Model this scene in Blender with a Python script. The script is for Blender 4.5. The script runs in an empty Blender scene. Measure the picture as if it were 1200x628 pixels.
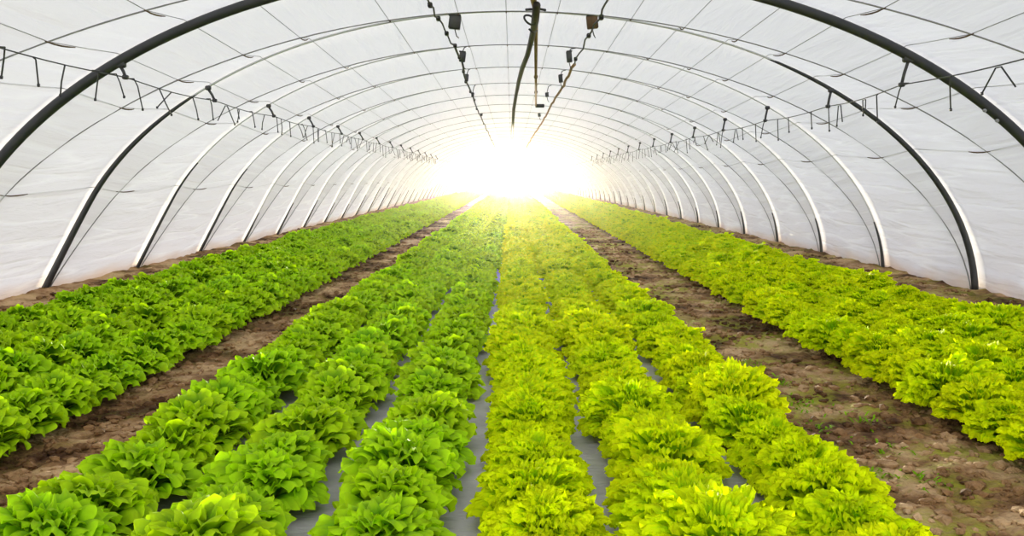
import bpy, bmesh, math, random
import numpy as np
from mathutils import Vector, noise, Matrix
PI = math.pi
R = random.Random(7)
scene = bpy.context.scene
col = scene.collection

# ------------------------------------------------------------------ helpers
def tag(o, label=None, cat=None, group=None, kind=None):
    if label: o['label'] = label
    if cat: o['category'] = cat
    if group: o['group'] = group
    if kind: o['kind'] = kind
    return o

def mesh_obj(name, verts, faces, mat, parent=None, smooth=True, uvs=None, attrs=None):
    me = bpy.data.meshes.new(name)
    me.from_pydata([tuple(v) for v in verts], [], faces)
    if smooth:
        me.polygons.foreach_set('use_smooth', [True] * len(me.polygons))
    if mat: me.materials.append(mat)
    if attrs:
        for k, vals in attrs.items():
            a = me.attributes.new(k, 'FLOAT', 'POINT')
            a.data.foreach_set('value', vals)
    if uvs is not None:
        ul = me.uv_layers.new(name='UVMap')
        li = np.empty(len(me.loops), dtype=np.int32)
        me.loops.foreach_get('vertex_index', li)
        ul.data.foreach_set('uv', np.asarray(uvs, dtype=np.float32)[li].ravel())
    me.update()
    o = bpy.data.objects.new(name, me)
    col.objects.link(o)
    if parent: o.parent = parent
    return o

def empty(name, loc):
    o = bpy.data.objects.new(name, None)
    o.empty_display_size = .1
    o.location = loc
    col.objects.link(o)
    return o

class MB:
    def __init__(s): s.v = []; s.f = []
    def tube(s, pts, rad, n=8, cap=True):
        pts = [Vector(p) for p in pts]
        m = len(pts)
        rads = rad if isinstance(rad, (list, tuple)) else [rad] * m
        base = len(s.v)
        up = None
        for i, p in enumerate(pts):
            t = (pts[min(i + 1, m - 1)] - pts[max(i - 1, 0)])
            if t.length < 1e-9: t = Vector((0, 0, 1))
            t.normalize()
            if up is None:
                a = Vector((0, 1, 0)) if abs(t.y) < .9 else Vector((1, 0, 0))
            else: a = up
            u = (a - t * a.dot(t)).normalized(); w = t.cross(u); up = u
            for k in range(n):
                an = 2 * PI * k / n
                s.v.append(p + (u * math.cos(an) + w * math.sin(an)) * rads[i])
        for i in range(m - 1):
            for k in range(n):
                a = base + i * n + k; b = base + i * n + (k + 1) % n
                s.f.append((a, b, b + n, a + n))
        if cap:
            s.f.append(tuple(base + k for k in range(n))[::-1])
            s.f.append(tuple(base + (m - 1) * n + k for k in range(n)))
        return s
    def box(s, c, d, bev=.0, rot=None):
        # bevelled box: octagonal cross sections in z
        cx, cy, cz = c; dx, dy, dz = [q / 2 for q in d]
        base = len(s.v)
        rings = [(-dz, bev), (-dz + bev, 0), (dz - bev, 0), (dz, bev)]
        for z, ins in rings:
            x, y = dx - ins, dy - ins; b = bev * .6 + 1e-4
            for px, py in ((x - b, -y), (x, -y + b), (x, y - b), (x - b, y), (-x + b, y), (-x, y - b), (-x, -y + b), (-x + b, -y)):
                q = Vector((px, py, z))
                if rot: q = rot @ q
                s.v.append(q + Vector((cx, cy, cz)))
        for r in range(3):
            for k in range(8):
                a = base + r * 8 + k; b_ = base + r * 8 + (k + 1) % 8
                s.f.append((a, b_, b_ + 8, a + 8))
        s.f.append(tuple(base + k for k in range(8))[::-1])
        s.f.append(tuple(base + 24 + k for k in range(8)))
        return s
    def build(s, name, mat, parent=None, smooth=True):
        return mesh_obj(name, s.v, s.f, mat, parent, smooth)

# ------------------------------------------------------------------ materials
def new_mat(name):
    m = bpy.data.materials.new(name); m.use_nodes = True
    nt = m.node_tree; nt.nodes.clear()
    out = nt.nodes.new('ShaderNodeOutputMaterial')
    return m, nt, out

def N(nt, typ, **kw):
    n = nt.nodes.new(typ)
    for k, v in kw.items():
        if k.startswith('i_'):
            key = k[2:]
            key = int(key) if key.isdigit() else key.replace('_', ' ')
            n.inputs[key].default_value = v
        else: setattr(n, k, v)
    return n

def simple(name, colr, rough=.5, metal=0., noise_amt=.25, scale=20., bump=.0):
    m, nt, out = new_mat(name)
    p = N(nt, 'ShaderNodeBsdfPrincipled')
    p.inputs['Roughness'].default_value = rough
    p.inputs['Metallic'].default_value = metal
    tc = N(nt, 'ShaderNodeTexCoord')
    nz = N(nt, 'ShaderNodeTexNoise'); nz.inputs['Scale'].default_value = scale; nz.inputs['Detail'].default_value = 3
    nt.links.new(tc.outputs['Object'], nz.inputs['Vector'])
    mx = N(nt, 'ShaderNodeMix', data_type='RGBA')
    c = colr
    mx.inputs[6].default_value = (c[0] * (1 - noise_amt), c[1] * (1 - noise_amt), c[2] * (1 - noise_amt), 1)
    mx.inputs[7].default_value = (min(1, c[0] * (1 + noise_amt)), min(1, c[1] * (1 + noise_amt)), min(1, c[2] * (1 + noise_amt)), 1)
    nt.links.new(nz.outputs['Fac'], mx.inputs[0])
    nt.links.new(mx.outputs[2], p.inputs['Base Color'])
    if bump:
        b = N(nt, 'ShaderNodeBump'); b.inputs['Strength'].default_value = bump; b.inputs['Distance'].default_value = .003
        nt.links.new(nz.outputs['Fac'], b.inputs['Height']); nt.links.new(b.outputs[0], p.inputs['Normal'])
    nt.links.new(p.outputs[0], out.inputs[0])
    return m

def leaf_mat(name, base, edge, trans, rough=.65):
    m, nt, out = new_mat(name)
    at = N(nt, 'ShaderNodeAttribute', attribute_name='edge')
    oi = N(nt, 'ShaderNodeObjectInfo')
    tc = N(nt, 'ShaderNodeTexCoord')
    nz = N(nt, 'ShaderNodeTexNoise'); nz.inputs['Scale'].default_value = 16; nz.inputs['Detail'].default_value = 4
    nt.links.new(tc.outputs['Object'], nz.inputs['Vector'])
    m1 = N(nt, 'ShaderNodeMix', data_type='RGBA')
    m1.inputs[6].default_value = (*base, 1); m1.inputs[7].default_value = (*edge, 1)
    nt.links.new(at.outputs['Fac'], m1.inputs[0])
    hs = N(nt, 'ShaderNodeHueSaturation')
    v = N(nt, 'ShaderNodeMapRange'); v.inputs['From Min'].default_value = .3; v.inputs['From Max'].default_value = .7
    v.inputs['To Min'].default_value = .78; v.inputs['To Max'].default_value = 1.2
    nt.links.new(nz.outputs['Fac'], v.inputs['Value']); nt.links.new(v.outputs[0], hs.inputs['Value'])
    h = N(nt, 'ShaderNodeMapRange'); h.inputs['To Min'].default_value = .492; h.inputs['To Max'].default_value = .508
    nt.links.new(oi.outputs['Random'], h.inputs['Value']); nt.links.new(h.outputs[0], hs.inputs['Hue'])
    nt.links.new(m1.outputs[2], hs.inputs['Color'])
    p = N(nt, 'ShaderNodeBsdfPrincipled')
    p.inputs['Roughness'].default_value = rough
    p.inputs['Specular IOR Level'].default_value = .06 if 'frill' in name else .14
    nt.links.new(hs.outputs[0], p.inputs['Base Color'])
    nb = N(nt, 'ShaderNodeTexNoise'); nb.inputs['Scale'].default_value = 150 if 'frill' in name else 60; nb.inputs['Detail'].default_value = 2
    nt.links.new(tc.outputs['Object'], nb.inputs['Vector'])
    bb = N(nt, 'ShaderNodeBump'); bb.inputs['Strength'].default_value = .8 if 'frill' in name else .35; bb.inputs['Distance'].default_value = .006
    nt.links.new(nb.outputs['Fac'], bb.inputs['Height']); nt.links.new(bb.outputs[0], p.inputs['Normal'])
    t = N(nt, 'ShaderNodeBsdfTranslucent')
    g = N(nt, 'ShaderNodeMix', data_type='RGBA', blend_type='MULTIPLY'); g.inputs[0].default_value = 1
    g.inputs[7].default_value = (1.1, 1.1, .4, 1)
    nt.links.new(hs.outputs[0], g.inputs[6]); nt.links.new(g.outputs[2], t.inputs['Color'])
    ms = N(nt, 'ShaderNodeMixShader'); ms.inputs[0].default_value = trans
    nt.links.new(p.outputs[0], ms.inputs[1]); nt.links.new(t.outputs[0], ms.inputs[2])
    nt.links.new(ms.outputs[0], out.inputs[0])
    return m

M = {}
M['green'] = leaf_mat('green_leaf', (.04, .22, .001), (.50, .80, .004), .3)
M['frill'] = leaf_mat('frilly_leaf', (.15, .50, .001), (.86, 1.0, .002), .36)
M['dark_steel'] = simple('dark_steel', (.045, .048, .052), .45, .3, .3, 12)
M['pale_steel'] = simple('pale_steel', (.33, .34, .35), .5, .2, .2, 12)
M['white_tube'] = simple('white_tube', (.6, .61, .62), .5, 0, .05, 12)
M['strap'] = simple('strap_cord', (.3, .3, .3), .8, 0, .2, 30)
M['cord'] = simple('pale_cord', (.36, .36, .36), .8, 0, .2, 30)
M['brown'] = simple('rusty_tie', (.12, .07, .03), .8, 0, .4, 30)
M['black'] = simple('black_plastic', (.02, .02, .022), .5, 0, .3, 30)
M['grey_black'] = simple('grey_black_plastic', (.045, .047, .05), .5, 0, .3, 30)
M['tan_pipe'] = simple('rusty_pipe', (.30, .17, .06), .75, 0, .5, 9)
M['hose'] = simple('black_hose', (.025, .018, .014), .6, 0, .4, 9)

def film_material():
    m, nt, out = new_mat('polythene_film')
    uv = N(nt, 'ShaderNodeUVMap', uv_map='UVMap')
    mp = N(nt, 'ShaderNodeMapping'); mp.inputs['Scale'].default_value = (.55, 4.2, 1)
    nt.links.new(uv.outputs[0], mp.inputs[0])
    n1 = N(nt, 'ShaderNodeTexNoise'); n1.inputs['Scale'].default_value = 1.6; n1.inputs['Detail'].default_value = 5; n1.inputs['Distortion'].default_value = .35
    nt.links.new(mp.outputs[0], n1.inputs['Vector'])
    mp2 = N(nt, 'ShaderNodeMapping'); mp2.inputs['Scale'].default_value = (.35, 4.5, 1); mp2.inputs['Rotation'].default_value = (0, 0, .06)
    nt.links.new(uv.outputs[0], mp2.inputs[0])
    n2 = N(nt, 'ShaderNodeTexNoise'); n2.inputs['Scale'].default_value = 1.; n2.inputs['Detail'].default_value = 2
    nt.links.new(mp2.outputs[0], n2.inputs['Vector'])
    # ridged folds: narrow lines where the noise crosses its middle
    ab = N(nt, 'ShaderNodeMath', operation='SUBTRACT'); ab.inputs[1].default_value = .5
    nt.links.new(n2.outputs['Fac'], ab.inputs[0])
    ab2 = N(nt, 'ShaderNodeMath', operation='ABSOLUTE'); nt.links.new(ab.outputs[0], ab2.inputs[0])
    rg = N(nt, 'ShaderNodeMapRange'); rg.inputs['From Min'].default_value = 0; rg.inputs['From Max'].default_value = .05
    rg.inputs['To Min'].default_value = 1; rg.inputs['To Max'].default_value = 0
    nt.links.new(ab2.outputs[0], rg.inputs['Value'])
    # folds only on the lower flanks
    fl = N(nt, 'ShaderNodeAttribute', attribute_name='flank')
    fm = N(nt, 'ShaderNodeMath', operation='MULTIPLY'); nt.links.new(rg.outputs[0], fm.inputs[0]); nt.links.new(fl.outputs['Fac'], fm.inputs[1])
    add = N(nt, 'ShaderNodeMath', operation='MULTIPLY_ADD'); add.inputs[1].default_value = .12
    nt.links.new(fm.outputs[0], add.inputs[0]); nt.links.new(n1.outputs['Fac'], add.inputs[2])
    bp = N(nt, 'ShaderNodeBump'); bp.inputs['Strength'].default_value = .9; bp.inputs['Distance'].default_value = .05
    nt.links.new(add.outputs[0], bp.inputs['Height'])
    # colour: milky film, soil splashes at the foot
    cr = N(nt, 'ShaderNodeMix', data_type='RGBA')
    cr.inputs[6].default_value = (.80, .79, .82, 1); cr.inputs[7].default_value = (.88, .88, .9, 1)
    nt.links.new(fm.outputs[0], cr.inputs[0])
    mp3 = N(nt, 'ShaderNodeMapping'); mp3.inputs['Scale'].default_value = (1.2, 5, 1)
    nt.links.new(uv.outputs[0], mp3.inputs[0])
    n3 = N(nt, 'ShaderNodeTexNoise'); n3.inputs['Scale'].default_value = 1.; n3.inputs['Detail'].default_value = 4
    nt.links.new(mp3.outputs[0], n3.inputs['Vector'])
    dt = N(nt, 'ShaderNodeAttribute', attribute_name='dirt')
    dm = N(nt, 'ShaderNodeMath', operation='MULTIPLY_ADD'); dm.inputs[1].default_value = 1.0; 
    nt.links.new(dt.outputs['Fac'], dm.inputs[0])
    s3 = N(nt, 'ShaderNodeMath', operation='SUBTRACT'); s3.inputs[1].default_value = .6; nt.links.new(n3.outputs['Fac'], s3.inputs[0])
    nt.links.new(s3.outputs[0], dm.inputs[2])
    dr = N(nt, 'ShaderNodeMapRange'); dr.inputs['From Min'].default_value = .1; dr.inputs['From Max'].default_value = .9; dr.inputs['To Max'].default_value = .9
    nt.links.new(dm.outputs[0], dr.inputs['Value'])
    c2 = N(nt, 'ShaderNodeMix', data_type='RGBA'); c2.inputs[7].default_value = (.62, .42, .27, 1)
    nt.links.new(dr.outputs[0], c2.inputs[0]); nt.links.new(cr.outputs[2], c2.inputs[6])
    d = N(nt, 'ShaderNodeBsdfDiffuse'); t = N(nt, 'ShaderNodeBsdfTranslucent')
    for s_ in (d, t):
        nt.links.new(c2.outputs[2], s_.inputs['Color']); nt.links.new(bp.outputs[0], s_.inputs['Normal'])
    ms = N(nt, 'ShaderNodeMixShader'); ms.inputs[0].default_value = .62
    nt.links.new(d.outputs[0], ms.inputs[1]); nt.links.new(t.outputs[0], ms.inputs[2])
    gl = N(nt, 'ShaderNodeBsdfGlossy'); gl.inputs['Roughness'].default_value = .35
    nt.links.new(bp.outputs[0], gl.inputs['Normal'])
    m2 = N(nt, 'ShaderNodeMixShader'); m2.inputs[0].default_value = .06
    nt.links.new(ms.outputs[0], m2.inputs[1]); nt.links.new(gl.outputs[0], m2.inputs[2])
    nt.links.new(m2.outputs[0], out.inputs[0])
    return m
M['film'] = film_material()

def endfilm_material():
    m, nt, out = new_mat('clear_end_film')
    t = N(nt, 'ShaderNodeBsdfTranslucent'); t.inputs['Color'].default_value = (.95, .94, .9, 1)
    tr = N(nt, 'ShaderNodeBsdfTransparent')
    ms = N(nt, 'ShaderNodeMixShader'); ms.inputs[0].default_value = .65
    nt.links.new(t.outputs[0], ms.inputs[1]); nt.links.new(tr.outputs[0], ms.inputs[2])
    nt.links.new(ms.outputs[0], out.inputs[0])
    return m
M['endfilm'] = endfilm_material()

def soil_material():
    m, nt, out = new_mat('soil')
    tc = N(nt, 'ShaderNodeTexCoord')
    n1 = N(nt, 'ShaderNodeTexNoise'); n1.inputs['Scale'].default_value = 2.2; n1.inputs['Detail'].default_value = 8; n1.inputs['Roughness'].default_value = .65
    nt.links.new(tc.outputs['Object'], n1.inputs['Vector'])
    cr = N(nt, 'ShaderNodeValToRGB')
    e = cr.color_ramp.elements
    e[0].position = .4; e[0].color = (.07, .03, .010, 1)
    e[1].position = .62; e[1].color = (.62, .42, .23, 1)
    x = e.new(.5); x.color = (.30, .165, .07, 1)
    nt.links.new(n1.outputs['Fac'], cr.inputs[0])
    # mossy patches
    n2 = N(nt, 'ShaderNodeTexNoise'); n2.inputs['Scale'].default_value = 1.7; n2.inputs['Detail'].default_value = 6; n2.inputs['Roughness'].default_value = .7
    mp = N(nt, 'ShaderNodeMapping'); mp.inputs['Location'].default_value = (3.1, 1.3, 0)
    nt.links.new(tc.outputs['Object'], mp.inputs[0]); nt.links.new(mp.outputs[0], n2.inputs['Vector'])
    r2 = N(nt, 'ShaderNodeMapRange'); r2.inputs['From Min'].default_value = .47; r2.inputs['From Max'].default_value = .6; r2.inputs['To Max'].default_value = .75
    nt.links.new(n2.outputs['Fac'], r2.inputs['Value'])
    ms_ = N(nt, 'ShaderNodeAttribute', attribute_name='moss')
    mm = N(nt, 'ShaderNodeMath', operation='MULTIPLY'); nt.links.new(r2.outputs[0], mm.inputs[0]); nt.links.new(ms_.outputs['Fac'], mm.inputs[1])
    mx = N(nt, 'ShaderNodeMix', data_type='RGBA'); mx.inputs[7].default_value = (.34, .36, .02, 1)
    nt.links.new(mm.outputs[0], mx.inputs[0]); nt.links.new(cr.outputs[0], mx.inputs[6])
    n3 = N(nt, 'ShaderNodeTexNoise'); n3.inputs['Scale'].default_value = 34; n3.inputs['Detail'].default_value = 5
    nt.links.new(tc.outputs['Object'], n3.inputs['Vector'])
    b = N(nt, 'ShaderNodeBump'); b.inputs['Strength'].default_value = 1; b.inputs['Distance'].default_value = .03
    nt.links.new(n3.outputs['Fac'], b.inputs['Height'])
    p = N(nt, 'ShaderNodeBsdfPrincipled'); p.inputs['Roughness'].default_value = .85; p.inputs['Specular IOR Level'].default_value = .2
    nt.links.new(mx.outputs[2], p.inputs['Base Color']); nt.links.new(b.outputs[0], p.inputs['Normal'])
    nt.links.new(p.outputs[0], out.inputs[0])
    return m
M['soil'] = soil_material()

def mulch_material():
    m, nt, out = new_mat('mulch_sheet')
    tc = N(nt, 'ShaderNodeTexCoord')
    n1 = N(nt, 'ShaderNodeTexNoise'); n1.inputs['Scale'].default_value = 5; n1.inputs['Detail'].default_value = 6
    nt.links.new(tc.outputs['Object'], n1.inputs['Vector'])
    mx = N(nt, 'ShaderNodeMix', data_type='RGBA')
    mx.inputs[6].default_value = (.25, .235, .245, 1); mx.inputs[7].default_value = (.55, .53, .54, 1)
    nt.links.new(n1.outputs['Fac'], mx.inputs[0])
    mp = N(nt, 'ShaderNodeMapping'); mp.inputs['Scale'].default_value = (10, 30, 10)
    nt.links.new(tc.outputs['Object'], mp.inputs[0])
    n2 = N(nt, 'ShaderNodeTexNoise'); n2.inputs['Scale'].default_value = 1; n2.inputs['Detail'].default_value = 3; n2.inputs['Distortion'].default_value = .8
    nt.links.new(mp.outputs[0], n2.inputs['Vector'])
    b = N(nt, 'ShaderNodeBump'); b.inputs['Strength'].default_value = .7; b.inputs['Distance'].default_value = .012
    nt.links.new(n2.outputs['Fac'], b.inputs['Height'])
    p = N(nt, 'ShaderNodeBsdfPrincipled'); p.inputs['Roughness'].default_value = .4
    nt.links.new(mx.outputs[2], p.inputs['Base Color']); nt.links.new(b.outputs[0], p.inputs['Normal'])
    nt.links.new(p.outputs[0], out.inputs[0])
    return m
M['mulch'] = mulch_material()

# ------------------------------------------------------------------ tunnel geometry
B = 2.45
HOOPY = [4.25, 6.5, 8.45] + [8.45 + 2.1 * k for k in range(1, 31)]
YEND = HOOPY[-1]
YBEG = -6.0
def prof(th, d=0.):
    """point of the hoop curve at angle th (0 right foot, pi left foot), d outward"""
    c, s = math.cos(th), math.sin(th)
    z = (B + d) * s
    if c >= 0: x = (4.0 + d) * c
    else:
        x = (3.86 + d) * c
        if z < .8: x -= .2 * (1 - z / .8) ** 2
    return x, z
def frac(th): return .02 + .94 * max(0, math.sin(th)) ** 2.2

HB = [-1.9, .1, 2.1] + HOOPY        # hoops incl. those behind the camera
def film_offset(y, th, i):
    y0, y1 = HB[i], HB[i + 1]
    ys = y0 + (y1 - y0) * frac(th)
    sn = max(0, math.sin(th)); dep = -(.05 + .30 * sn * (1 - sn))
    if y <= ys: t = (y - y0) / max(ys - y0, 1e-4)
    else: t = (y1 - y) / max(y1 - ys, 1e-4)
    t = max(0, min(1, t))
    return .03 + dep * t ** .85

def build_film():
    NT = 132
    verts = []; uvs = []; flank = []; dirt = []; faces = []
    rows = 0
    ths = []
    for j in range(NT + 1):
        t = j / NT
        ths.append(PI * (-0.012 + 1.024 * (t - .045 * math.sin(4 * PI * t) / 1.0 * .5)))
    arc = [0]
    for j in range(1, NT + 1):
        a = prof(ths[j - 1]); b = prof(ths[j]); arc.append(arc[-1] + math.hypot(a[0] - b[0], a[1] - b[1]))
    for i in range(len(HB) - 1):
        near = HB[i] < 24
        K = 22 if near else 8
        for k in range(K if i < len(HB) - 2 else K + 1):
            u = k / K
            y0, y1 = HB[i], HB[i + 1]
            for j, th in enumerate(ths):
                # the mesh line follows the strap: first half of steps up to it, rest beyond
                f = frac(th); h = K // 2 + (2 if K > 10 else 0)
                uu = f * (k / h) if k <= h else f + (1 - f) * (k - h) / (K - h)
                y = y0 + (y1 - y0) * uu
                d = film_offset(y, th, i)
                s = max(0, math.sin(th))
                lowness = max(0, 1 - s * 1.15)
                w = noise.noise(Vector((y * .55, arc[j] * 3.2, 1.7))) * .022 + noise.noise(Vector((y * 1.3, arc[j] * 8, 5.1))) * .008
                d += w * (.15 + .85 * lowness) * math.sin(PI * min(1, max(0, uu))) ** .5
                d += -.05 * lowness ** 2 * math.sin(PI * uu)
                x, z = prof(th, d)
                if s < .02: z = min(z, -.02)
                verts.append((x, y, z)); uvs.append((y, arc[j]))
                flank.append(min(1, max(0, 1.25 - 1.25 * s)))
                dirt.append(max(0, 1 - max(z, 0) / .22))
            rows += 1
    n = NT + 1
    for r in range(rows - 1):
        for j in range(NT):
            a = r * n + j
            faces.append((a, a + 1, a + 1 + n, a + n))
    o = mesh_obj('ceiling', verts, faces, M['film'], uvs=uvs, attrs={'flank': flank, 'dirt': dirt})
    tag(o, 'milky white polythene cover stretched over the whole tunnel', kind='structure')
build_film()

# end sheet added so the far opening glows white in the sun
def build_end():
    v = []; f = []
    n = 40; m = 10
    for k in range(n + 1):
        x, z = prof(PI * k / n, .02)
        for q in range(m + 1):
            v.append((x, YEND + .02 + .02 * math.sin(x * 9), -.02 + (z + .02) * q / m))
    for k in range(n):
        for q in range(m):
            a = k * (m + 1) + q
            f.append((a, a + 1, a + m + 2, a + m + 1))
    tag(mesh_obj('wall_back_added', v, f, M['endfilm']), 'clear film sheet added across the far tunnel end to glow in sunlight', kind='structure')
build_end()

ORD = ['zeroth', 'first', 'second', 'third', 'fourth', 'fifth', 'sixth', 'seventh', 'eighth', 'ninth', 'tenth', 'eleventh', 'twelfth', 'thirteenth',
       'fourteenth', 'fifteenth', 'sixteenth', 'seventeenth', 'eighteenth', 'nineteenth', 'twentieth']
TENS = {20: 'twenty', 30: 'thirty', 40: 'forty', 50: 'fifty', 60: 'sixty', 70: 'seventy', 80: 'eighty', 90: 'ninety'}
def ordn(n):
    if n <= 20: return ORD[n]
    t = n // 10 * 10
    if n % 10 == 0: return TENS[t][:-1] + 'ieth'
    return TENS[t] + '-' + ORD[n % 10]

# hoops ------------------------------------------------------------------
def arcpts(t0, t1, n, y, d):
    out = []
    for k in range(n + 1):
        th = t0 + (t1 - t0) * k / n
        x, z = prof(th, d); out.append((x, y, z))
    return out
VIS = 26       # hoops far down the tunnel that still read in the glare
for k, y in enumerate(HOOPY[1:VIS + 1], 1):
    th0 = .0; base_r = {1: .036, 2: .010}.get(k, .007)
    root = empty('hoop', (0, y, 0))
    n = 90 if k < 6 else 40
    def loc(pts): return [(p[0], p[1] - y, p[2]) for p in pts]
    up = MB()
    if k == 1:
        up.tube(loc(arcpts(0, PI, n, y, -.03)), base_r, 12)
        up.build('arch_tube', M['dark_steel'], root)
        for s_ in (-1, 1):
            th = .025 if s_ > 0 else PI - .025
            x, z = prof(th, -.03)
            MB().tube([(x + .01 * s_, 0, -.05), (x, 0, .14)], .045, 12).build('foot_sleeve', M['dark_steel'], root)
        for th in (.62, .655):
            x, z = prof(th, -.075)
            tg = MB().tube([(x, -.03, z), (x, -.045, z)], .012, 8).build('bolt', M['pale_steel'], root)
    else:
        up.tube(loc(arcpts(0.0, PI, n, y, -.01)), base_r, 8)
        up.build('arch_tube', M['white_tube'], root)
        # dark painted lower leg slid over the tube, longer on the second hoop
        for s_ in (1, -1):
            L = {2: 1.0 if s_ > 0 else .8, 3: .22 if s_ > 0 else .5, 4: .2 if s_ > 0 else .48, 5: .2}.get(k, R.uniform(.15, .24) if k > 5 else .3)
            if k > 5 and s_ < 0: L += R.uniform(0, .12)
            pts = []; rr = []
            for q in range(25):
                th = L * q / 24
                x, z = prof(th if s_ > 0 else PI - th, -.012)
                pts.append((x, 0, z)); rr.append((base_r + .001 + .012 * (1 - q / 24) ** 1.0) if k > 2 else (.006 + .024 * (1 - q / 24) ** .45))
            o = MB().tube(pts, rr, 10).build('dark_lower_leg', M['dark_steel'], root)
    # hanger holding the irrigation line, on both flanks
    if k <= 14:
        for s_ in (-1, 1):
            hx = -2.63 if s_ < 0 else (2.66 if k == 1 else 2.76)
            A = 3.86 if s_ < 0 else 4.0
            th = math.acos(abs(hx) / A); th = th if s_ > 0 else PI - th
            x, z = prof(th, -.05 if k == 1 else -.02)
            cx = -2.56 if s_ < 0 else (2.58 if k == 1 else 2.72)
            cz = 1.67 if s_ < 0 else 1.62
            h = MB()
            h.box((x, -.0, z), (.07, .05, .05) if k == 1 else (.045, .04, .04), .008)
            r_ = .011
            h.tube([(x, 0, z - .01), (x * .4 + cx * .6, 0, z * .45 + cz * .55), (cx, 0, cz)], r_, 8)
            h.box((cx, 0, cz), (.035, .04, .03), .006)
            h.build('line_hanger', M['grey_black'], root)
    if k == 1: lab = 'thick dark steel hoop nearest the camera, arching over the whole bed'
    elif k == 2: lab = 'slim hoop with black lower legs, second from the camera'
    else: lab = 'pale tube hoop with short dark feet, %s from the camera' % ordn(k)
    tag(root, lab, 'hoop', 'hoops carrying the film')
# straps over the film ---------------------------------------------------
sc_ = 0
for i in range(len(HB) - 1):
    y0, y1 = HB[i], HB[i + 1]
    if y0 < 3.9 or y0 > HOOPY[20]: continue
    sc_ += 1
    pts = []
    for q in range(81):
        th = PI * q / 80
        ys = y0 + (y1 - y0) * frac(th)
        x, z = prof(th, film_offset(ys, th, i) - .004)
        if z < .01: z = -.01
        pts.append((x, ys, z))
    o = MB().tube(pts, .0055, 6).build('film_strap', M['strap'])
    tag(o, 'thin dark strap across the film, %s from the camera' % ordn(sc_), 'strap', 'straps holding down the film')

# lengthwise cords under the film ---------------------------------------
LAT = [-3.58, -2.95, -2.6, -2.16, -1.74, -1.04, -.46, -.05, .39, 1.01, 1.44, 1.85, 2.2, 2.6, 3.05, 3.45]
def place_word(i):
    if i < 8: return '%s from the left' % ordn(i + 1)
    return '%s from the right' % ordn(16 - i)
for i, lx in enumerate(LAT):
    A = 4.0 if lx > 0 else 3.86
    th = math.acos(lx / A)
    def onfilm(y, dd=-.006):
        for q in range(len(HB) - 1):
            if HB[q] <= y <= HB[q + 1]: break
        x, z = prof(th, film_offset(y, th, q) + dd); return (x, y, z)
    ys = []
    for q in range(2, len(HB) - 1):
        if HB[q] > 34: break
        ys += [HB[q], HB[q] + (HB[q + 1] - HB[q]) * frac(th)]
    root = empty('roof_cord', (0, 0, 0))
    MB().tube([onfilm(y) for y in ys], .0028, 5).build('cord', M['cord'], root)
    for q in range(2, 15):
        y0 = HB[q]; y1 = HB[q + 1]
        a = y0 + (y1 - y0) * frac(th) - .04; b = y1 + .04
        if b - a > .55: b = a + R.uniform(.3, .5)
        ps = [onfilm(min(a + (b - a) * t, y1 - .001), -.012 - .01 * math.sin(PI * t)) for t in (0, .25, .5, .75, 1)]
        MB().tube(ps, [.003, .005, .0055, .005, .003], 6).build('brown_tie', M['brown'], root)
    tag(root, 'thin pale cord along the roof with brown ties, %s' % place_word(i), 'cord', 'cords running along the roof')

# irrigation lines on the flanks ----------------------------------------
def flank_line(side):
    root = empty('side_irrigation_line', (0, 0, 0))
    def P(y):
        # sags between hoops
        q = max(i for i in range(len(HB)) if HB[i] <= y)
        q = min(q, len(HB) - 2)
        t = (y - HB[q]) / (HB[q + 1] - HB[q])
        if side < 0: x, z = -2.56, 1.67
        else: x, z = (2.58 + .14 * min(1, max(0, (y - 6.5) / 2))), 1.62
        return Vector((x, y, z - .022 * math.sin(PI * t)))
    ys = [2 + .2 * k for k in range(int((HOOPY[22] - 2) / .2))]
    MB().tube([P(y) for y in ys], .004, 6).build('line', M['grey_black'], root)
    rr = random.Random(3 if side < 0 else 9)
    y = 4.6
    cnt = 0
    while y < 33 and cnt < 96:
        p = P(y)
        kind = rr.choice('vvsshk') if side < 0 else rr.choice('vskh')
        L = rr.uniform(.13, .22)
        dx = rr.uniform(-.05, .05); dy = rr.uniform(-.12, .12)
        r_ = .0048
        if kind == 'v': pts = [p, p + Vector((0, .03, -.01)), p + Vector((.01, .04, -L))]
        elif kind == 's': pts = [p, p + Vector((dx, dy, -L * .5)), p + Vector((dx * 1.6, dy * 2, -L * .9))]
        elif kind == 'h': pts = [p + Vector((0, -.1, .0)), p + Vector((0, 0, .01)), p + Vector((dx * .4, .03, -.04)), p + Vector((dx, .06, -L))]
        else: pts = [p + Vector((dx, -.1, -L * .7)), p + Vector((0, -.03, -.01)), p + Vector((0, .03, -.01)), p + Vector((-dx, .1, -L * .8))]
        d = MB().tube(pts, r_, 6)
        d.box(tuple(pts[-1]), (.013, .013, .018), .002)
        d.build('dripper', M['grey_black'], root)
        cnt += 1
        y += rr.uniform(.22, .5) if side < 0 else rr.uniform(.3, .75)
    tag(root, 'thin dark water line with dangling drippers along the %s flank' % ('left' if side < 0 else 'right'), 'irrigation line', 'irrigation lines on the flanks')
flank_line(-1); flank_line(1)

# overhead lines near the ridge -----------------------------------------
F = 1150.
def at(px, py, z):
    s = (209 - py) / (z - 1)
    return Vector(((px - 600) / s, F / s, z))
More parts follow.
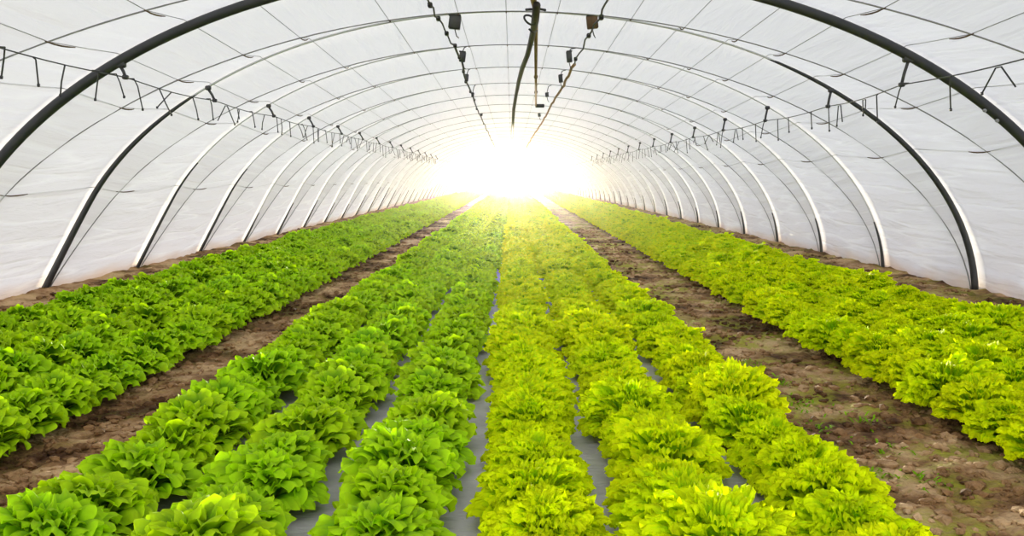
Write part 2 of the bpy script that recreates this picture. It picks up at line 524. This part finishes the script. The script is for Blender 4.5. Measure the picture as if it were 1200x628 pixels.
# left black line with clips
root = empty('ridge_line', (0, 0, 0))
lp = [(-.64, 4.2), (-.60, 7.2), (-.575, 8.6), (-.55, 10.4), (-.6, 13), (-.62, 16), (-.65, 20), (-.66, 26), (-.68, 33), (-.7, 40)]
pts = []; rr = random.Random(5)
for (x0, y0), (x1, y1) in zip(lp[:-1], lp[1:]):
    for q in range(6):
        t = q / 6
        pts.append((x0 + (x1 - x0) * t + rr.uniform(-.012, .012), y0 + (y1 - y0) * t, 2.28 + .012 * math.sin(q * 2.2) + rr.uniform(-.008, .008)))
MB().tube(pts, [.007 if p[1] < 9.5 else .012 for p in pts], 8).build('line', M['hose'], root)
for q in range(3, len(pts), 3):
    MB().box((pts[q][0], pts[q][1], pts[q][2] - .005), (.034, .07, .036), .006).build('clip', M['black'], root)
tag(root, 'black overhead line with clips, left of the ridge', 'overhead line')
# right tan line
root = empty('ridge_line', (0, 0, 0))
lp = [(.70, 4.6), (.70, 7.3), (.69, 8.8), (.70, 11.5), (.72, 14), (.69, 17), (.7, 21), (.66, 27), (.62, 35), (.6, 42)]
pts = []
for (x0, y0), (x1, y1) in zip(lp[:-1], lp[1:]):
    for q in range(6):
        t = q / 6
        pts.append((x0 + (x1 - x0) * t + rr.uniform(-.012, .012), y0 + (y1 - y0) * t, 2.29 + .012 * math.sin(q * 2.2) + rr.uniform(-.008, .008)))
a = [p for p in pts if p[1] < 11.6]; b = [p for p in pts if p[1] >= 11.0]
MB().tube(a, .008, 8).build('line', M['black'], root)
tag(MB().tube(b, .017, 8).build('line', M['tan_pipe'], root), 'tan far section')  # far stretch takes the pipe's tan material, near stretch stays black
for q in range(4, len(a), 4):
    MB().box((a[q][0], a[q][1], a[q][2] - .005), (.036, .07, .04), .006).build('clip', M['black'], root)
tag(root, 'overhead line turning tan, right of the ridge', 'overhead line')
# central pipe
root = empty('ridge_pipe', (0, 0, 0))
pp = [(.16, 3.4, 2.34), at(625, 0, 2.36), at(628, 14, 2.35), at(628, 50, 2.33), at(628, 95, 2.31), at(628, 124, 2.3)]
MB().tube(pp, [.028, .024, .02, .018, .017, .016], 10).build('pipe', M['tan_pipe'], root)
for px, py in ((628, 90), (628, 108)):
    p = at(px, py, 2.32); MB().tube([p - Vector((0, .05, 0)), p + Vector((0, .05, 0))], .026, 10).build('coupling', M['brown'], root)
p = at(630, 124, 2.3)
MB().box((p.x + .04, p.y, p.z), (.16, .12, .06), .01).build('end_fitting', M['black'], root)
tag(root, 'rusty tan pipe hanging along the ridge beside the black hose', 'pipe')
# black hose
root = empty('ridge_hose', (0, 0, 0))
hp = [at(629, 6, 2.31), at(627, 25, 2.31), at(625, 36, 2.3), at(622, 50, 2.29), at(618, 65, 2.28), at(612, 80, 2.28), at(608, 95, 2.28), at(605, 110, 2.27), at(602, 128, 2.27), at(601, 145, 2.27), at(600, 162, 2.27)]
MB().tube(hp, [.03, .033, .027, .027, .027, .028, .027, .025, .03, .03, .03], 10).build('hose', M['hose'], root)
# loop of wire where it is tied up
p = at(625, 19, 2.33)
lo = []
for k in range(25):
    an = 2 * PI * k / 24
    lo.append((p.x - .03 + .045 * math.cos(an), p.y - .01 * math.sin(an * 2), p.z - .03 + .035 * math.sin(an) - .02 * math.cos(an)))
MB().tube(lo, .009, 8, cap=False).build('tie_loop', M['black'], root)
MB().tube([(p.x - .06, p.y, p.z + .055), (p.x - .02, p.y - .04, p.z + .05), (p.x + .04, p.y - .04, p.z + .055), (p.x + .1, p.y, p.z + .05)], .011, 8).build('tie_band', M['black'], root)
MB().tube([at(629, 36, 2.29), at(624, 38, 2.265), at(620, 34, 2.29)], .009, 8).build('hook', M['black'], root)
tag(root, 'thick black hose sagging from the ridge down the middle', 'hose')
# dark boxes hung from the hoops
boxes = [(533, 24, 17, 16), (542, 65, 9, 12), (694, 24, 16, 15), (667, 65, 8, 13), (657, 91, 6, 9), (641, 110, 5, 5), (632, 134, 4, 4), (547, 90, 5, 8), (554, 110, 4, 5), (564, 133, 4, 4)]
wd = {0: 'largest dark box left of the ridge, hanging from the second hoop', 1: 'smaller dark box left of the ridge, hanging behind the largest',
      2: 'brownish open-sided box right of the ridge, hanging from the second hoop', 3: 'slim black box hanging right of the ridge behind the brownish one',
      4: 'small black box right of the ridge beside the tan line', 5: 'tiny black box hanging alone between rusty pipe and tan line', 6: 'tiny black box right of the ridge nearest the glare',
      7: 'small dark box left of the ridge, third from the camera', 8: 'small dark box left of the ridge, fourth from the camera', 9: 'tiny dark box left of the ridge nearest the glare'}
for i, (px, py, w, h) in enumerate(boxes):
    hy = min(HOOPY[2:], key=lambda y: abs(y - F / ((209 - py) / 1.36)))
    s = F / hy
    x = (px - 600) / s; z = .985 + (209 - py) / s
    root = empty('hanging_box', (x, hy, z))
    W, H = w / s * .8, h / s
    rot = Matrix.Rotation(.12 if px < 600 else -.1, 3, 'Y')
    MB().box((0, 0, 0), (W, W * .8, H), .006, rot).build('case', M['grey_black'] if i != 2 else M['brown'], root)
    MB().box((0, 0, H / 2), (W * 1.08, W * .88, H * .12), .003, rot).build('lid', M['black'], root)
    # hanger hook up to the hoop
    A = 4.0 if x > 0 else 3.86
    xx = x + (.05 if px < 600 else .08)
    zt = B * math.sqrt(1 - (xx / A) ** 2)
    MB().tube([(0, 0, H / 2), (.02, 0, (zt - z) * .7 + H * .1), (xx - x, 0, zt - z - .01)], .006, 6).build('hook', M['black'], root)
    MB().tube([(0, 0, -H / 2), (.015, 0, -H / 2 - .06), (.03, .05, -H / 2 - .07)], .005, 6).build('tail_wire', M['black'], root)
    tag(root, wd[i], 'hanging box', 'dark boxes hung from the hoops')

# ------------------------------------------------------------------ ground
BEDS = [(-3.28, -1.86), (-1.30, 1.04), (1.87, 3.16)]
ZB = .03
def inbed(x):
    for a, b in BEDS:
        if a < x < b: return min(x - a, b - x)
    return -min(min(abs(x - a), abs(x - b)) for a, b in BEDS)
def ground_z(x, y):
    e = inbed(x)
    if e > 0: return -.015
    t = min(1, -e / .07)
    n = noise.noise(Vector((x * 9, y * 7, 0))) * .018 + noise.noise(Vector((x * 24, y * 18, 3))) * .018 + noise.noise(Vector((x * 3, y * 2, 8))) * .012
    z = n * t * .9 + .003
    ax = abs(x)
    if ax > 3.0:   # soil thrown up against the film
        k = min(1, (ax - 3.0) / .8)
        z += .05 * math.sin(k * PI / 2) * (1 + .5 * noise.noise(Vector((x * 2, y * 1.1, 4)))) * (1 if x < 0 else 1.)
        z += .02 * k * noise.noise(Vector((x * 7, y * 5, 14)))
    if -1.6 < x < -1.33 or 1.06 < x < 1.46: z -= 0.0
    return z
def build_ground():
    xs = [-120, -30, -8] + list(np.arange(-5, 5.001, .026)) + [8, 30, 120]
    ys = [-30, -8, 0, 1]; y = 1.6
    while y < 80: ys.append(y); y *= 1.0085
    ys += [120, 300]
    nx = len(xs); v = []; moss = []
    for y in ys:
        for x in xs:
            if abs(x) > 5 or y < 1.2 or y > 79: z = 0.
            else: z = ground_z(x, y) if y < 45 else (-.015 if inbed(x) > 0 else .01)
            v.append((x, y, z)); moss.append(1. if (1.0 < x < 1.85) else (.2 if x < 0 else .6))
    f = [(r * nx + c, r * nx + c + 1, (r + 1) * nx + c + 1, (r + 1) * nx + c) for r in range(len(ys) - 1) for c in range(nx - 1)]
    tag(mesh_obj('ground', v, f, M['soil'], attrs={'moss': moss}), 'brown trodden soil of the two paths and verges', kind='structure')
build_ground()

# clods
def clods():
    rr = random.Random(21); v = []; f = []
    ico = [(0, 0, 1), (.894, 0, .447), (.276, .851, .447), (-.724, .526, .447), (-.724, -.526, .447), (.276, -.851, .447),
           (.724, .526, -.447), (-.276, .851, -.447), (-.894, 0, -.447), (-.276, -.851, -.447), (.724, -.526, -.447), (0, 0, -1)]
    fc = [(0, 1, 2), (0, 2, 3), (0, 3, 4), (0, 4, 5), (0, 5, 1), (1, 6, 2), (2, 7, 3), (3, 8, 4), (4, 9, 5), (5, 10, 1), (6, 7, 2), (7, 8, 3), (8, 9, 4), (9, 10, 5), (10, 6, 1), (6, 11, 7), (7, 11, 8), (8, 11, 9), (9, 11, 10), (10, 11, 6)]
    for _ in range(9000):
        band = rr.choice([(-1.82, -1.28), (-1.82, -1.28), (1.04, 1.82), (1.04, 1.82), (-3.75, -3.25), (3.13, 3.8)])
        x = rr.uniform(*band); y = 2.4 * math.exp(rr.random() * 2.1)
        s = rr.choice([.006, .009, .012, .018, .024]) * rr.uniform(.6, 1.2)
        b = len(v); z = ground_z(x, y); a = rr.random() * 6
        for p in ico:
            k = s * rr.uniform(.65, 1.25)
            X = p[0] * 1.3; Y = p[1]
            v.append((x + (X * math.cos(a) - Y * math.sin(a)) * k, y + (X * math.sin(a) + Y * math.cos(a)) * k, z + s * .25 + p[2] * k * .65))
        f += [tuple(b + i for i in t) for t in fc]
    tag(mesh_obj('soil_clods', v, f, M['soil'], smooth=False), 'loose brown crumbs and clods of soil on the paths', 'soil', kind='stuff')
clods()

# mulch sheets
def mulch(a, b, label):
    xs = np.arange(a - .01, b + .011, .05); ys = []; y = 1.5
    while y < YEND - .3: ys.append(y); y *= 1.012
    v = []; nx = len(xs)
    for y in ys:
        for i, x in enumerate(xs):
            e = min(x - a, b - x)
            z = ZB if e > .05 else ZB - .05 * (1 - max(e, 0) / .05)
            z += noise.noise(Vector((x * 6, y * 4, 2))) * .007
            v.append((x + .02 * noise.noise(Vector((x, y * 1.5, 7))) * (e < .06), y, z))
    f = [(r * nx + c, r * nx + c + 1, (r + 1) * nx + c + 1, (r + 1) * nx + c) for r in range(len(ys) - 1) for c in range(nx - 1)]
    tag(mesh_obj('mulch_sheet', v, f, M['mulch']), label, 'mulch sheet')
mulch(*BEDS[0], 'grey plastic mulch sheet under the four lettuce rows at left')
mulch(*BEDS[1], 'grey plastic mulch sheet under the six central lettuce rows')
mulch(*BEDS[2], 'grey plastic mulch sheet under the four lettuce rows at right')

# weeds on the right path
def weeds():
    rr = random.Random(4); v = []; f = []
    spots = [(1.22, 3.9), (1.38, 3.65), (1.3, 4.3), (1.42, 4.0), (1.26, 5.2), (1.36, 3.2), (1.2, 3.3), (1.15, 5.8), (-1.42, 4.75), (1.3, 4.8)]
    for cx, cy in spots:
        for _ in range(34):
            x = cx + rr.gauss(0, .045); y = cy + rr.gauss(0, .07)
            z = ground_z(x, y); a = rr.random() * 6.28; L = rr.uniform(.012, .03); w = .004
            dx, dy = math.cos(a), math.sin(a); b = len(v)
            v += [(x - dy * w, y + dx * w, z), (x + dy * w, y - dx * w, z), (x + dx * L * .6 + dy * w, y + dy * L * .6 - dx * w, z + L * .5),
                  (x + dx * L * .6 - dy * w, y + dy * L * .6 + dx * w, z + L * .5), (x + dx * L * 1.2, y + dy * L * 1.2, z + L * .55)]
            f += [(b, b + 1, b + 2, b + 3), (b + 3, b + 2, b + 4)]
    n = len(v)
    tag(mesh_obj('weed_seedlings', v, f, M['green'], attrs={'edge': [.35] * n}), 'tiny green weed seedlings sprouting on the soil paths', 'weeds', kind='stuff')
weeds()

# ------------------------------------------------------------------ lettuces
def make_head(seed, frilly):
    rr = random.Random(seed)
    V = []; Fc = []; E = []
    if frilly: NL, nu, nv = 96, 8, 30
    else: NL, nu, nv = 56, 8, 20
    rad, hgt = (.178, .142) if frilly else (.178, .138)
    golden = 2.39996
    # lobes make the mound uneven
    lob = [(rr.random() * 6.28, rr.uniform(.2, 1.2), rr.uniform(.8, 1.15)) for _ in range(6)]
    for i in range(NL):
        t = (i + .5) / NL
        phi = i * golden + rr.uniform(-.25, .25)
        al = math.radians(5 + 100 * (1 - t) ** (.62 if frilly else .7)) + rr.uniform(-.08, .08)
        k = 1 + rr.uniform(-.09, .09)
        for lp_, la, lk in lob:
            dd = (1 - math.cos(phi - lp_)) * .5 * math.sin(al) + abs(al - la) * .4
            k *= 1 + (lk - 1) * max(0, 1 - dd * 2.2)
        tipr = rad * math.sin(al) * k; tipz = (.034 - .02 * max(0, al - 1.45)) + hgt * max(0, math.cos(al)) ** .75 * k * (.93 if al < .3 else 1)
        dirv = Vector((math.cos(phi), math.sin(phi), 0)); side = Vector((-math.sin(phi), math.cos(phi), 0)); upv = Vector((0, 0, 1))
        p0 = dirv * .012 + upv * .0
        p3 = dirv * tipr + upv * tipz
        # rises inside then folds outward, its blade lying over the mound like a shingle
        lift = rr.uniform(.12, .42) if frilly else rr.uniform(.2, .6)
        lift *= .6 + .4 * math.sin(al)
        Lf = rr.uniform(.04, .055) if frilly else rr.uniform(.06, .08)
        tang = dirv * math.cos(al) - upv * math.sin(al) * .75
        nrm_ = dirv * math.sin(al) + upv * math.cos(al)
        tl = (tang * math.cos(lift) + nrm_ * math.sin(lift)).normalized()
        p1 = dirv * (tipr * .3) + upv * (tipz * .75 + .01)
        p2 = p3 - tl * Lf + nrm_ * rr.uniform(.004, .012)
        W = (.044 if frilly else .062) * (.75 + .35 * math.sin(al)) * rr.uniform(.85, 1.15)
        ph1, ph2, ph3 = rr.random() * 6.28, rr.random() * 6.28, rr.random() * 6.28
        nf = rr.uniform(6.5, 9.5) if frilly else rr.uniform(3, 4.8)
        amp = (.0078 if frilly else .0115) * rr.uniform(.8, 1.2)
        cup = rr.uniform(-.2, .35) if frilly else rr.uniform(-.35, .55)
        tw = rr.uniform(-.35, .35)
        b = len(V)
        for a in range(nu + 1):
            u = a / nu
            for c in range(nv + 1):
                s = -1 + 2 * c / nv
                # round fan outline: rows bend back at the sides
                ue = u * (1 - .36 * abs(s) ** 2.2 * u)
                w = W * (.12 + .88 * math.sin(min(1, ue * 1.15) * PI / 2) ** 1.3) * (1 - .22 * max(0, ue - .75) / .25)
                q = 1 - ue
                P = p0 * q ** 3 + p1 * 3 * q * q * ue + p2 * 3 * q * ue * ue + p3 * ue ** 3
                T = ((p1 - p0) * 3 * q * q + (p2 - p1) * 6 * q * ue + (p3 - p2) * 3 * ue * ue).normalized()
                Nn = T.cross(side).normalized()
                S2 = (side * math.cos(tw * ue) + Nn * math.sin(tw * ue))
                edge = max(abs(s) ** 2.5, max(0, (u - .45) / .55) ** 1.4) * min(1, u * 2)
                ang = s * nf * 2.2 + u * 1.5
                r1 = math.sin(ang + ph1) + .45 * math.sin(ang * 2.3 + ph2)
                if frilly: r1 += .45 * math.sin(ang * 3.9 + ph3)
                rdl = math.cos(ang * 1.15 + ph2) + (.5 * math.cos(ang * 2.6 + ph1) if frilly else 0)
                wob = noise.noise(Vector((s * 2.2 + seed, u * 2.5, i * 1.7)))
                P = P + S2 * (s * w) + Nn * (amp * edge * r1 - cup * w * s * s * .8 + wob * .012) + T * (amp * (.3 if frilly else .5) * edge * rdl)
                if frilly:
                    P = P + nrm_ * (noise.noise(P * 75) * .007 * min(1, u * 1.6)) + S2 * (noise.noise(P * 60 + Vector((9, 3, 1))) * .005 * u)
                if P.z < .004: P.z = .004 + .2 * abs(P.z)
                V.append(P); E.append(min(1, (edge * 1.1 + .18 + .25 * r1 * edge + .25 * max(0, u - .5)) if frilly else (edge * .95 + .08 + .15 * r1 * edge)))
        for a in range(nu):
            for c in range(nv):
                q = b + a * (nv + 1) + c
                Fc.append((q, q + 1, q + nv + 2, q + nv + 1))
    return V, Fc, [max(0, e) for e in E]

ROWS = []
# name phrase, bed kind, x of row, frilly?
for k, x in enumerate((-1.86, -2.25, -2.64, -3.03)):
    ROWS.append((x, False, 'left bed, %s row from the path' % ordn(k + 1), 'G'))
for k, x in enumerate((-1.13, -.735, -.33, .075, .475, .875)):
    ROWS.append((x, k >= 3, 'central bed, %s row from left' % ordn(k + 1), 'C'))
for k, x in enumerate((1.84, 2.2, 2.56, 2.92)):
    ROWS.append((x, True, 'right bed, %s row from the path' % ordn(k + 1), 'R'))
PITCH = .275
NV = 5
protos = {}
for fr in (False, True):
    for k in range(NV):
        V, Fc, E = make_head(100 + k + (50 if fr else 0), fr)
        me = bpy.data.meshes.new('frilly_lettuce' if fr else 'leafy_lettuce')
        me.from_pydata([tuple(p) for p in V], [], Fc)
        me.polygons.foreach_set('use_smooth', [True] * len(me.polygons))
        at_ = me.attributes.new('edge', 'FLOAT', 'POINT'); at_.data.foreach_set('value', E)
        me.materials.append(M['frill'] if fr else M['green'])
        me.update(); protos[(fr, k)] = me

rr = random.Random(11)
slots = {False: [], True: []}; outs = {False: [], True: []}
for ri, (x, fr, phrase, bed) in enumerate(ROWS):
    y = 1.95 + rr.uniform(0, PITCH); cnt = 0
    while y < YEND - 1.0:
        sq = 1 - (.11 if bed == 'C' else 0) * min(1, max(0, (y - 3) / 11)) ** .8
        px = x * sq + rr.gauss(0, .014); py = y + rr.gauss(0, .014)
        s = rr.uniform(.88, 1.12)
        r_ = .17
        X = 600 + F * (abs(px) - r_) / py; top = 209 + F * (1 - .2) / py
        inside = X < 1197 and top < 625
        rec = (py, px, rr.random() * 6.283, s, rr.randrange(NV), phrase)
        if inside:
            cnt += 1; slots[fr].append(rec + (cnt,))
        else: outs[fr].append(rec + (0,))
        y += PITCH
for fr in (False, True):
    sl = sorted(slots[fr], key=lambda r: r[0])
    near, far = sl[:300], sl[300:] + outs[fr]
    nm = 'frilly_lettuce' if fr else 'leafy_lettuce'
    srcs = {}
    for (py, px, a, s, k, phrase, c) in near:
        o = bpy.data.objects.new(nm, protos[(fr, k)]); col.objects.link(o)
        o.location = (px, py, ZB - .004); o.rotation_euler = (rr.uniform(-.06, .06), rr.uniform(-.06, .06), a)
        o.scale = (s, s * .96, s * rr.uniform(.92, 1.08))
        lab = ('yellow-green frilly lettuce, %s from front, %s' if fr else 'green leafy lettuce, %s from front, %s') % (ordn(c), phrase)
        tag(o, lab, 'lettuce', ('frilly yellow-green lettuces in ' if fr else 'green leafy lettuces in ') + phrase)
        srcs.setdefault(k, o)
    # the rest: one object scattering the same heads on points
    me = bpy.data.meshes.new(nm + '_mass')
    me.from_pydata([(r[1], r[0], ZB - .004) for r in far], [], [])
    for an, ty, vals in (('rot', 'FLOAT', [r[2] for r in far]), ('size', 'FLOAT', [r[3] for r in far]), ('pick', 'INT', [r[4] for r in far])):
        t = me.attributes.new(an, ty, 'POINT'); t.data.foreach_set('value', vals)
    o = bpy.data.objects.new('distant_' + ('frilly' if fr else 'leafy') + '_lettuces', me); col.objects.link(o)
    g = bpy.data.node_groups.new('scatter', 'GeometryNodeTree')
    g.interface.new_socket('Geometry', in_out='INPUT', socket_type='NodeSocketGeometry')
    g.interface.new_socket('Geometry', in_out='OUTPUT', socket_type='NodeSocketGeometry')
    gi = g.nodes.new('NodeGroupInput'); go = g.nodes.new('NodeGroupOutput')
    ip = g.nodes.new('GeometryNodeInstanceOnPoints'); g2 = g.nodes.new('GeometryNodeGeometryToInstance')
    # reversed: join keeps the last link first
    for k in reversed(range(NV)):
        oi = g.nodes.new('GeometryNodeObjectInfo'); oi.inputs['Object'].default_value = srcs[k]; oi.transform_space = 'ORIGINAL'
        oi.inputs['As Instance'].default_value = True
        g.links.new(oi.outputs['Geometry'], g2.inputs[0])
    def nattr(name, ty):
        n = g.nodes.new('GeometryNodeInputNamedAttribute'); n.data_type = ty; n.inputs['Name'].default_value = name
        return n.outputs['Attribute']
    jn = g.nodes.new('GeometryNodeJoinGeometry')
    for n in [n for n in g.nodes if n.bl_idname == 'GeometryNodeObjectInfo']:
        g.links.new(n.outputs['Geometry'], jn.inputs[0])
    g.nodes.remove(g2)
    g.links.new(gi.outputs[0], ip.inputs['Points']); g.links.new(jn.outputs[0], ip.inputs['Instance'])
    ip.inputs['Pick Instance'].default_value = True
    g.links.new(nattr('pick', 'INT'), ip.inputs['Instance Index'])
    cx = g.nodes.new('ShaderNodeCombineXYZ'); g.links.new(nattr('rot', 'FLOAT'), cx.inputs[2])
    g.links.new(cx.outputs[0], ip.inputs['Rotation'])
    g.links.new(nattr('size', 'FLOAT'), ip.inputs['Scale'])
    g.links.new(ip.outputs[0], go.inputs[0])
    md = o.modifiers.new('scatter', 'NODES'); md.node_group = g
    tag(o, ('mass of distant yellow-green frilly lettuces towards the bright end' if fr else 'mass of distant green leafy lettuces towards the bright end'), 'lettuces', kind='stuff')

# ------------------------------------------------------------------ haze volume added to spread the sun's glare
def haze():
    mb = MB()
    # prism following the tunnel section, kept just inside the film
    v = []; f = []; n = 24
    ya, yb = 1.0, YEND - .1
    for y in (ya, yb):
        for k in range(n + 1):
            x, z = prof(.06 + (PI - .12) * k / n, -.16); v.append((x * .97, y, z))
    m = n + 1
    for k in range(n): f.append((k, k + 1, k + 1 + m, k + m))
    f.append((n, 0, m, 2 * m - 1)); f.append(tuple(range(m))[::-1]); f.append(tuple(range(m, 2 * m)))
    mt, nt, out = new_mat('glare_haze')
    vs = N(nt, 'ShaderNodeVolumeScatter'); vs.inputs['Color'].default_value = (1, .9, .62, 1)
    vs.inputs['Density'].default_value = .00027; vs.inputs['Anisotropy'].default_value = .93
    nt.links.new(vs.outputs[0], out.inputs['Volume'])
    ho = mesh_obj('haze', v, f, mt, smooth=False)
    bm = bmesh.new(); bm.from_mesh(ho.data); bmesh.ops.recalc_face_normals(bm, faces=bm.faces[:]); bm.to_mesh(ho.data); bm.free()
    tag(ho, 'thin haze volume added in the tunnel to spread the sun glare', 'haze', kind='stuff')
haze()

# ------------------------------------------------------------------ sky and sun
w = bpy.data.worlds.new('sky'); scene.world = w; w.use_nodes = True
nt = w.node_tree; nt.nodes.clear()
out = nt.nodes.new('ShaderNodeOutputWorld'); bg = nt.nodes.new('ShaderNodeBackground')
tc = nt.nodes.new('ShaderNodeTexCoord')
SUND = Vector((0.0, 1.0, .0115)).normalized()
dp = N(nt, 'ShaderNodeVectorMath', operation='DOT_PRODUCT'); dp.inputs[1].default_value = tuple(SUND)
nrm = N(nt, 'ShaderNodeVectorMath', operation='NORMALIZE')
nt.links.new(tc.outputs['Generated'], nrm.inputs[0]); nt.links.new(nrm.outputs[0], dp.inputs[0])
# bright aureole round the sun
cl = N(nt, 'ShaderNodeMath', operation='MAXIMUM'); cl.inputs[1].default_value = 0; nt.links.new(dp.outputs['Value'], cl.inputs[0])
pw = N(nt, 'ShaderNodeMath', operation='POWER'); pw.inputs[1].default_value = 60; nt.links.new(cl.outputs[0], pw.inputs[0])
# overcast dome, brighter on the left, bluer on the right
sp = N(nt, 'ShaderNodeSeparateXYZ'); nt.links.new(nrm.outputs[0], sp.inputs[0])
mr = N(nt, 'ShaderNodeMapRange'); mr.inputs['From Min'].default_value = -.8; mr.inputs['From Max'].default_value = .8
nt.links.new(sp.outputs['X'], mr.inputs['Value'])
cm = N(nt, 'ShaderNodeMix', data_type='RGBA')
cm.inputs[6].default_value = (1.20, 1.19, 1.17, 1); cm.inputs[7].default_value = (.68, .745, .88, 1)
nt.links.new(mr.outputs[0], cm.inputs[0])
sc2 = N(nt, 'ShaderNodeMix', data_type='RGBA', blend_type='ADD'); sc2.inputs[0].default_value = 1
au = N(nt, 'ShaderNodeMix', data_type='RGBA', blend_type='MULTIPLY'); au.inputs[0].default_value = 1
au.inputs[7].default_value = (9, 8.2, 6.6, 1)
nt.links.new(pw.outputs[0], au.inputs[6])
nt.links.new(cm.outputs[2], sc2.inputs[6]); nt.links.new(au.outputs[2], sc2.inputs[7])
# added front light: sky brightened behind the camera, shining in through the open rear
ng = N(nt, 'ShaderNodeMath', operation='MULTIPLY'); ng.inputs[1].default_value = -1; nt.links.new(sp.outputs['Y'], ng.inputs[0])
ng2 = N(nt, 'ShaderNodeMath', operation='MAXIMUM'); ng2.inputs[1].default_value = 0; nt.links.new(ng.outputs[0], ng2.inputs[0])
ng3 = N(nt, 'ShaderNodeMath', operation='POWER'); ng3.inputs[1].default_value = 3; nt.links.new(ng2.outputs[0], ng3.inputs[0])
bk = N(nt, 'ShaderNodeMix', data_type='RGBA', blend_type='MULTIPLY'); bk.inputs[0].default_value = 1; bk.inputs[7].default_value = (3.8, 3.75, 3.6, 1)
nt.links.new(ng3.outputs[0], bk.inputs[6])
ad = N(nt, 'ShaderNodeMix', data_type='RGBA', blend_type='ADD'); ad.inputs[0].default_value = 1
nt.links.new(sc2.outputs[2], ad.inputs[6]); nt.links.new(bk.outputs[2], ad.inputs[7])
nt.links.new(ad.outputs[2], bg.inputs['Color']); bg.inputs['Strength'].default_value = 1.17
nt.links.new(bg.outputs[0], out.inputs[0])

sl = bpy.data.lights.new('sun', 'SUN'); sl.energy = 15; sl.angle = math.radians(1.2); sl.color = (1, .9, .68)
so = bpy.data.objects.new('sun', sl); col.objects.link(so)
so.rotation_euler = SUND.to_track_quat('Z', 'Y').to_euler()

# ------------------------------------------------------------------ camera
cam = bpy.data.cameras.new('camera'); co = bpy.data.objects.new('camera', cam); col.objects.link(co)
co.location = (0, 0, 1.0); co.rotation_euler = (PI / 2, 0, 0)
cam.sensor_width = 36; cam.lens = F / 1200 * 36
cam.shift_y = -(314 - 209) / 1200
cam.clip_start = .05; cam.clip_end = 500
scene.camera = co
vs = scene.view_settings
scene.display_settings.display_device = 'sRGB'
vs.view_transform = 'Standard'; vs.look = 'None'; vs.gamma = 1; vs.use_curve_mapping = False; vs.exposure = 0.0
cy = scene.cycles
cy.max_bounces = 8; cy.diffuse_bounces = 4; cy.transmission_bounces = 6; cy.transparent_max_bounces = 8; cy.volume_bounces = 0
cy.use_denoising = True
cy.sample_clamp_indirect = 6
